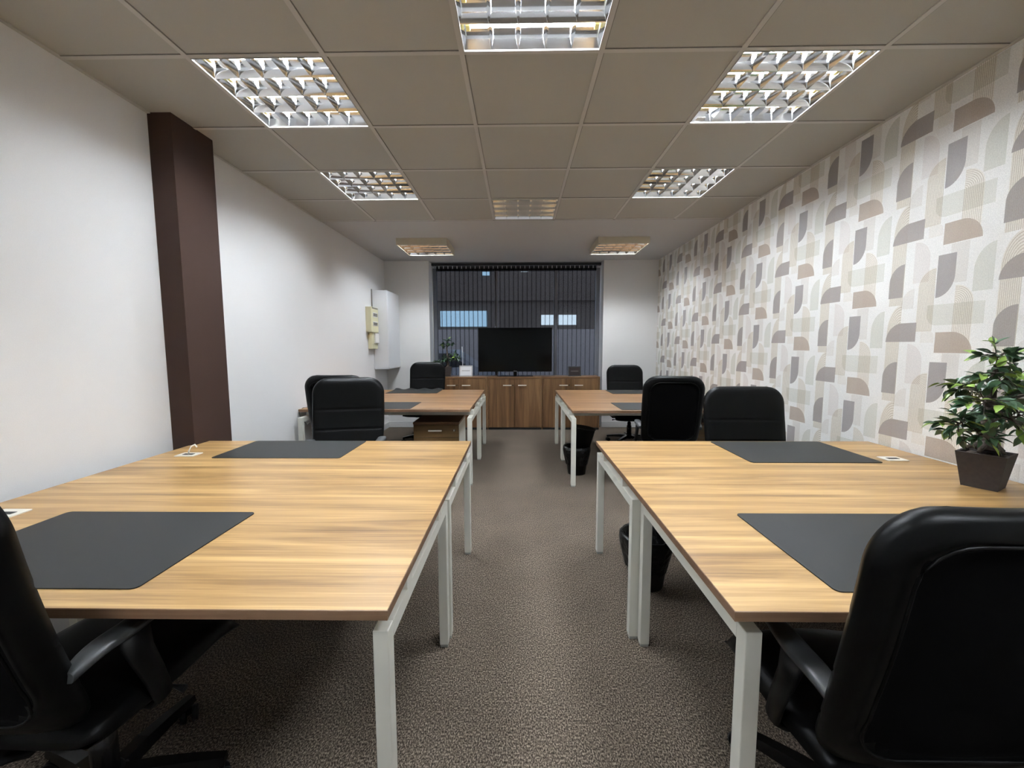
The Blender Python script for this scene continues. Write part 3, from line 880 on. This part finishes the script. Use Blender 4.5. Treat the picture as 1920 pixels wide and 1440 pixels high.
# ================================================================== TELEVISION
tv = empty('television', (-.05, 7.06, .890)); tag(tv, 'black flat television standing on the middle cabinet', 'television')
bm = bmesh.new(); box(bm, -.62, .62, 0, .035, .075, .815, .004); finish('bezel', bm, M['tvbezel'], tv)
boxo('screen', -.606, .606, -.0015, .0005, .092, .803, M['tvscreen'], tv)
boxo('rear_bulge', -.4, .4, .035, .07, .15, .65, M['black'], tv, bev=.01)
bm = bmesh.new(); box(bm, -.03, .03, .0, .03, .008, .10, .005); finish('stand_neck', bm, M['tvbezel'], tv)
bm = bmesh.new(); prism(bm, rrect(-.30, .30, -.10, .13, .03), 0, .010); finish('stand_base', bm, M['tvbezel'], tv)
boxo('logo', -.028, .028, -.0022, -.0002, .0825, .0875, M['silverfr'], tv)

# framed pieces on the cabinets
def framed(x, y, w, h, fm, pm, label, name, lines=0, lean=-12, rz=0):
    root = empty(name, (x, y, .890), R_(rz)); 
    pv = Matrix.Rotation(R_(lean), 4, 'X')
    def add(nm, bm, mt):
        bmesh.ops.transform(bm, matrix=pv, verts=bm.verts); return finish(nm, bm, mt, root)
    b = .017
    bm = bmesh.new(); box(bm, -w/2, -w/2+b, 0, .014, 0, h); box(bm, w/2-b, w/2, 0, .014, 0, h)
    box(bm, -w/2+b, w/2-b, 0, .014, 0, b); box(bm, -w/2+b, w/2-b, 0, .014, h-b, h)
    add('frame', bm, fm)
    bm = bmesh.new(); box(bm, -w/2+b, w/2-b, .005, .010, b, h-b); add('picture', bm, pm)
    if lines:
        bm = bmesh.new(); box(bm, -w*.30, w*.30, .0035, .005, h*.5, h*.54); add('print_line', bm, M['greytext'])
    bm = bmesh.new(); sweep(bm, [(0, h*.2+.012, h*.75), (0, h*.45, .004)], .006, 6); finish('stand', bm, fm, root)
    return root
o = framed(-.885, 7.03, .225, .185, M['silverfr'], M['picture'], '', 'picture_frame', 1); tag(o, 'small silver frame, its picture painted white as glare on the glass, next to the thin antenna', 'picture frame')
o = framed(.955, 7.03, .215, .165, M['black'], M['picdark'], '', 'picture_frame', 1, rz=4); tag(o, 'small dark leaning picture frame on the cabinet beside the television', 'picture frame')
an = empty('antenna', (-.945, 7.10, .890)); tag(an, 'thin white upright antenna behind the silver picture frame', 'antenna')
bm = bmesh.new(); sweep(bm, [(0, 0, .012), (.002, 0, .25), (-.004, 0, .50)], [.005, .004, .0025], 8); finish('rod', bm, M['whitepl'], an)
bm = bmesh.new(); lathe(bm, [(.03, 0), (.03, .010), (.01, .014)], 16); finish('antenna_base', bm, M['whitepl'], an)

# ================================================================== PLANTS
def leaf(bm, p, d, upv, ln, wd, mi, curl=.25):
    d = d.normalized(); side = d.cross(upv)
    if side.length < 1e-3: side = Vector((1, 0, 0))
    side.normalize(); nrm = side.cross(d).normalized()
    n = 5; cen, lf, rg = [], [], []
    for k in range(n+1):
        t = k/n; w_ = wd*math.sin(math.pi*min(1, t**.75))*(1 if k < n else 0)
        c = p+d*(ln*t)-nrm*(curl*ln*t*t)
        cen.append(bm.verts.new(c))
        if 0 < k < n:
            lf.append(bm.verts.new(c+side*w_+nrm*w_*.35)); rg.append(bm.verts.new(c-side*w_+nrm*w_*.35))
        else: lf.append(None); rg.append(None)
    for k in range(n):
        for sd in (lf, rg):
            vs = [cen[k], cen[k+1]]+([sd[k+1]] if sd[k+1] else [])+([sd[k]] if sd[k] else [])
            if len(vs) >= 3:
                if sd is rg: vs = vs[::-1]
                f = bm.faces.new(vs); f.material_index = mi; f.smooth = True
def bonsai(name, loc, rz, potw, pot_h, trunk, branches, leaves_per, leafsize, label, seed, lime=.14, trad=.03, limits=None):
    rnd = random.Random(seed)
    root = empty(name, loc, R_(rz)); tag(root, label, 'plant')
    b, t = potw
    bm = bmesh.new()
    def ring(h, z): return [bm.verts.new((sx*h, sy*h, z)) for sx, sy in ((-1, -1), (1, -1), (1, 1), (-1, 1))]
    R0, R1, R2, R3 = ring(b, 0), ring(t, pot_h), ring(t-.009, pot_h), ring(t-.013, pot_h-.02)
    bm.faces.new(R0[::-1]); bm.faces.new(R3)
    for A_, B_ in ((R0, R1), (R1, R2), (R2, R3)):
        for i in range(4): bm.faces.new((A_[i], A_[(i+1) % 4], B_[(i+1) % 4], B_[i]))
    finish('pot', bm, M['pot'], root)
    bm = bmesh.new(); n = 8; g = {}
    for i in range(n+1):
        for j in range(n+1):
            x, y = -1+2*i/n, -1+2*j/n
            g[i, j] = bm.verts.new((x*(t-.013), y*(t-.013), pot_h-.015+.012*(1-x*x)*(1-y*y)+rnd.uniform(-.002, .002)))
    for i in range(n):
        for j in range(n): bm.faces.new((g[i, j], g[i+1, j], g[i+1, j+1], g[i, j+1])).smooth = True
    finish('soil', bm, M['soil'], root)
    bm = bmesh.new()
    sweep(bm, [Vector(p) for p in trunk[0]], trunk[1], 12)
    for k in range(5):                                                # surface roots
        a = k*1.3+.4; c = Vector(trunk[0][0])
        sweep(bm, [c+Vector((0, 0, .045)), c+Vector((math.cos(a)*trad*1.2, math.sin(a)*trad*1.2, .018)), c+Vector((math.cos(a)*trad*2.3, math.sin(a)*trad*2.3, .0))], [trad*.7, trad*.5, trad*.15], 8)
    finish('trunk', bm, M['bark'], root)
    bmb = bmesh.new(); bml = bmesh.new()
    inv = Matrix.Rotation(-R_(rz), 4, 'Z')
    for (p0, p1, rad) in branches:
        p0, p1 = Vector(p0), Vector(p1)
        mid = (p0+p1)/2+Vector((rnd.uniform(-.015, .015), rnd.uniform(-.015, .015), .02))
        sweep(bmb, [p0, mid, p1], [trad*.3, trad*.22, trad*.1], 7)
        ntw = max(3, int(leaves_per/5))
        for q in range(ntw):
            dirv = Vector((rnd.gauss(0, 1), rnd.gauss(0, 1), rnd.gauss(0, .6))).normalized()
            st = p1.lerp(mid, rnd.uniform(0, .5))
            tip = p1+dirv*rad*rnd.uniform(.5, 1.0)
            if limits and (Matrix.Rotation(R_(rz), 4, 'Z') @ tip).x > limits[0]-.02:
                dirv = Matrix.Rotation(-R_(rz), 4, 'Z') @ Vector((-abs(dirv.x), dirv.y, dirv.z)); tip = p1.lerp(st, .5)+dirv*rad*.5
                if (Matrix.Rotation(R_(rz), 4, 'Z') @ tip).x > limits[0]-.02: continue
            sweep(bmb, [st, (st+tip)/2+Vector((0, 0, .008)), tip], [trad*.09, trad*.07, trad*.04], 5)
            for l in range(6):
                f = rnd.uniform(.35, 1.05); pp = st.lerp(tip, f)
                ld = (dirv+Vector((rnd.gauss(0, .8), rnd.gauss(0, .8), rnd.gauss(-.12, .45)))).normalized()
                ln = leafsize*rnd.uniform(.7, 1.15)
                e = pp+ld*ln
                if limits:
                    ew = Matrix.Rotation(R_(rz), 4, 'Z') @ e
                    if ew.x > limits[0] or ew.y > limits[1]: continue
                leaf(bml, pp, ld, Vector((rnd.gauss(0, .35), rnd.gauss(0, .35), 1)), ln, ln*.24, 1 if rnd.random() < lime else 0, rnd.uniform(.05, .4))
    finish('branch', bmb, M['bark'], root)
    finish('foliage', bml, [M['leaf'], M['leaflime']], root)
    return root
bonsai('potted_bonsai', (2.103, 1.872, TOPZ), 30, (.057, .080), .158,
       ([(0, 0, .165), (.012, .0, .21), (-.004, .008, .25), (.018, .0, .29), (.002, 0, .33), (-.006, .004, .38), (.0, 0, .44), (0, 0, .52)], [.046, .036, .030, .031, .028, .020, .014, .006]),
       [((0, 0, .50), (.00, .0, .585), .09), ((0, 0, .44), (-.10, -.03, .52), .10), ((0, 0, .44), (.11, -.05, .51), .10),
        ((0, 0, .36), (-.17, -.02, .40), .11), ((0, 0, .36), (.12, -.12, .44), .10), ((0, 0, .33), (-.13, -.10, .32), .11), ((0, 0, .33), (.13, -.06, .33), .10),
        ((0, 0, .38), (.04, .10, .45), .09), ((0, 0, .34), (-.20, .05, .29), .08), ((0, 0, .34), (.0, -.12, .44), .10), ((0, 0, .30), (-.16, -.01, .25), .055)],
       52, .056, 'large bonsai fig in a brown square pot on the front desks by the wallpaper', 11, lime=.26, limits=(.235, 9))
bonsai('potted_bonsai', (-1.20, 7.06, .890), 10, (.052, .072), .160,
       ([(0, 0, .15), (.01, 0, .20), (-.01, 0, .27), (.005, 0, .36), (-.005, 0, .46), (0, 0, .56)], [.036, .028, .022, .016, .011, .005]),
       [((0, 0, .52), (0, 0, .585), .08), ((0, 0, .50), (.06, -.02, .53), .06), ((0, 0, .50), (-.06, -.02, .53), .06),
        ((0, 0, .30), (.12, -.03, .39), .07), ((0, 0, .28), (.15, -.03, .31), .07), ((0, 0, .28), (-.06, -.03, .30), .06), ((0, 0, .26), (-.15, -.02, .24), .08),
        ((0, 0, .30), (.04, -.05, .30), .06), ((0, 0, .28), (-.13, -.02, .18), .06)],
       38, .055, 'small dark bonsai on the cabinet in front of the blind', 5, lime=.05, trad=.022)

# ================================================================== WASTE BINS
def waste_bin(loc, rtop, rbot, h, label, bag=True, rot=(0, 0, 0), seed=1, name='waste_bin', zs=0):
    root = empty(name, loc); root.rotation_euler = rot; tag(root, label, 'waste bin', 'black waste bins')
    bm = bmesh.new(); lathe(bm, [(rbot, 0), (rtop, h), (rtop+.006, h), (rtop+.006, h-.012), (rtop+.001, h-.014)][:3]+[(rtop-.004, h-.002), (rbot-.004, .006)], 36)
    finish('bin_body', bm, M['bin'], root)
    bm = bmesh.new(); sweep(bm, [((rtop+.004)*math.cos(k*.2094), (rtop+.004)*math.sin(k*.2094), h-.002) for k in range(30)], .005, 6, closed=True)
    finish('bin_rim', bm, M['bin'], root)
    if bag:
        rnd = random.Random(seed); bm = bmesh.new(); n = 60
        ph = [rnd.uniform(0, 6.28) for _ in range(6)]
        def wob(a, s): return sum(math.sin(a*k_+ph[i])*w_ for i, (k_, w_) in enumerate(((3, .4), (5, .3), (9, .25), (14, .2), (23, .15), (2, .3))))*s
        prof = [(rbot-.01, .03, .0), (rtop-.018, h-.05, .005), (rtop-.006, h+.006, .004), (rtop+.012, h+.010, .006), (rtop+.014, h-.03, .006), (rtop+.006, h-.08, .007), (rtop-(rtop-rbot)*.45+.010, h-.14, .007), (rtop-(rtop-rbot)*.62+.008, h-.19, .006)]
        rings = [[bm.verts.new(((r+wob(2*math.pi*k/n, s))*math.cos(2*math.pi*k/n), (r+wob(2*math.pi*k/n, s))*math.sin(2*math.pi*k/n), z+wob(2*math.pi*k/n+1, s*.6 if z < h-.1 else s*.5))) for k in range(n)] for r, z, s in prof]
        for A_, B_ in zip(rings, rings[1:]):
            for k in range(n): bm.faces.new((A_[k], A_[(k+1) % n], B_[(k+1) % n], B_[k])).smooth = True
        bm.faces.new(rings[0][::-1])
        finish('bin_bag', bm, M['bag'], root)
    return root
waste_bin((.755, 2.37, 0), .140, .095, .30, 'black waste bin with a crumpled bag under the front desks, wallpaper side', seed=2)
waste_bin((.645, 4.52, 0), .135, .095, .30, 'bagged black waste bin, lower of the two stacked by the desk leg', bag=True, seed=5)
waste_bin((.672, 4.52, .205), .125, .085, .31, 'tilted black waste bin, upper of the two stacked by the desk leg', bag=False, rot=(0, R_(9), 0), seed=6)

# ================================================================== WALL BOXES (far left corner)
wb = empty('wall_duct_box', (XL, 6.50, 1.04)); tag(wb, 'tall white metal box mounted in the corner beside the fuse box', 'wall box')
bm = bmesh.new(); box(bm, .002, .232, 0, YF-6.502, 0, 1.22, .006); finish('box_body', bm, M['white'], wb)
boxo('box_cover', .232, .236, .012, YF-6.512, .012, 1.208, M['white'], wb, bev=.0015)
fb = empty('fuse_box', (XL, 6.19, 1.36)); tag(fb, 'cream plastic fuse box with breaker windows beside the tall white box', 'fuse box')
boxo('upper_housing', .001, .088, 0, .30, .25, .625, M['cream'], fb, bev=.006)
boxo('lower_housing', .001, .070, .07, .30, 0, .247, M['cream'], fb, bev=.006)
for z0, z1 in ((.475, .545), (.345, .410)):
    p = boxo('breaker_window', .088, .092, .06, .25, z0, z1, M['whitepl'], fb, bev=.001)
    for k in range(4): boxo('breaker', .092, .098, .075+k*.042, .108+k*.042, z0+.012, z1-.012, M['creamdk'], p)
boxo('hinge_cap', .088, .094, .03, .27, .600, .616, M['creamdk'], fb)
boxo('switch_cover', .070, .095, .14, .295, .085, .235, M['whitepl'], fb, bev=.003)
bm = bmesh.new(); sweep(bm, [(.012, .26, .626), (.012, .26, .91)], .008, 8); finish('conduit', bm, M['creamdk'], fb)

# ================================================================== SMALL THINGS ON THE FAR DESKS
def phone(x, y, rz, label):
    root = empty('desk_phone', (x, y, TOPZ), R_(rz)); tag(root, label, 'phone')
    bm = bmesh.new()
    A_ = [(-.09, -.10, 0), (.09, -.10, 0), (.09, .10, 0), (-.09, .10, 0)]; B_ = [(-.085, -.095, .022), (.085, -.095, .022), (.085, .095, .070), (-.085, .095, .070)]
    va = [bm.verts.new(p) for p in A_]; vb_ = [bm.verts.new(p) for p in B_]
    bm.faces.new(va[::-1]); bm.faces.new(vb_)
    for i in range(4): bm.faces.new((va[i], va[(i+1) % 4], vb_[(i+1) % 4], vb_[i]))
    finish('phone_body', bm, M['plastic'], root)
    bm = bmesh.new(); sweep(bm, [(-.060, -.09, .045), (-.060, -.06, .062), (-.060, .05, .085), (-.060, .09, .082)], [.022, .016, .016, .022], 10); finish('handset', bm, M['plastic'], root)
    bm = bmesh.new(); v = [bm.verts.new(p) for p in ((.0, .03, .0575), (.07, .03, .0575), (.07, .075, .069), (.0, .075, .069))]; bm.faces.new(v); finish('display', bm, M['whitepl'], root)
    return root
phone(2.14, 4.80, 0, 'black desk phone by the wallpaper, glimpsed between two black chairs')
bm = bmesh.new(); prism(bm, rrect(-.10, .10, -.07, .07, .012), 0, .028)
o = finish('modem_box', bm, M['plastic'], loc=(-2.06, 4.37, TOPZ)); tag(o, 'flat black box on the wall end of the desk beyond the pillar', 'modem')
bm = bmesh.new(); sweep(bm, [(0, 0, .0), (-.05, -.03, .004), (-.10, -.09, .003), (-.118, -.14, -.02), (-.10, -.158, -.09), (-.03, -.16, -.16), (.05, -.16, -.10), (.14, -.158, -.06)], .0035, 6)
o = finish('desk_cable', bm, M['black'], loc=(-2.12, 4.33, TOPZ+.004)); tag(o, 'thin dark cable trailing off the wall end of the desk beyond the pillar', 'cable')
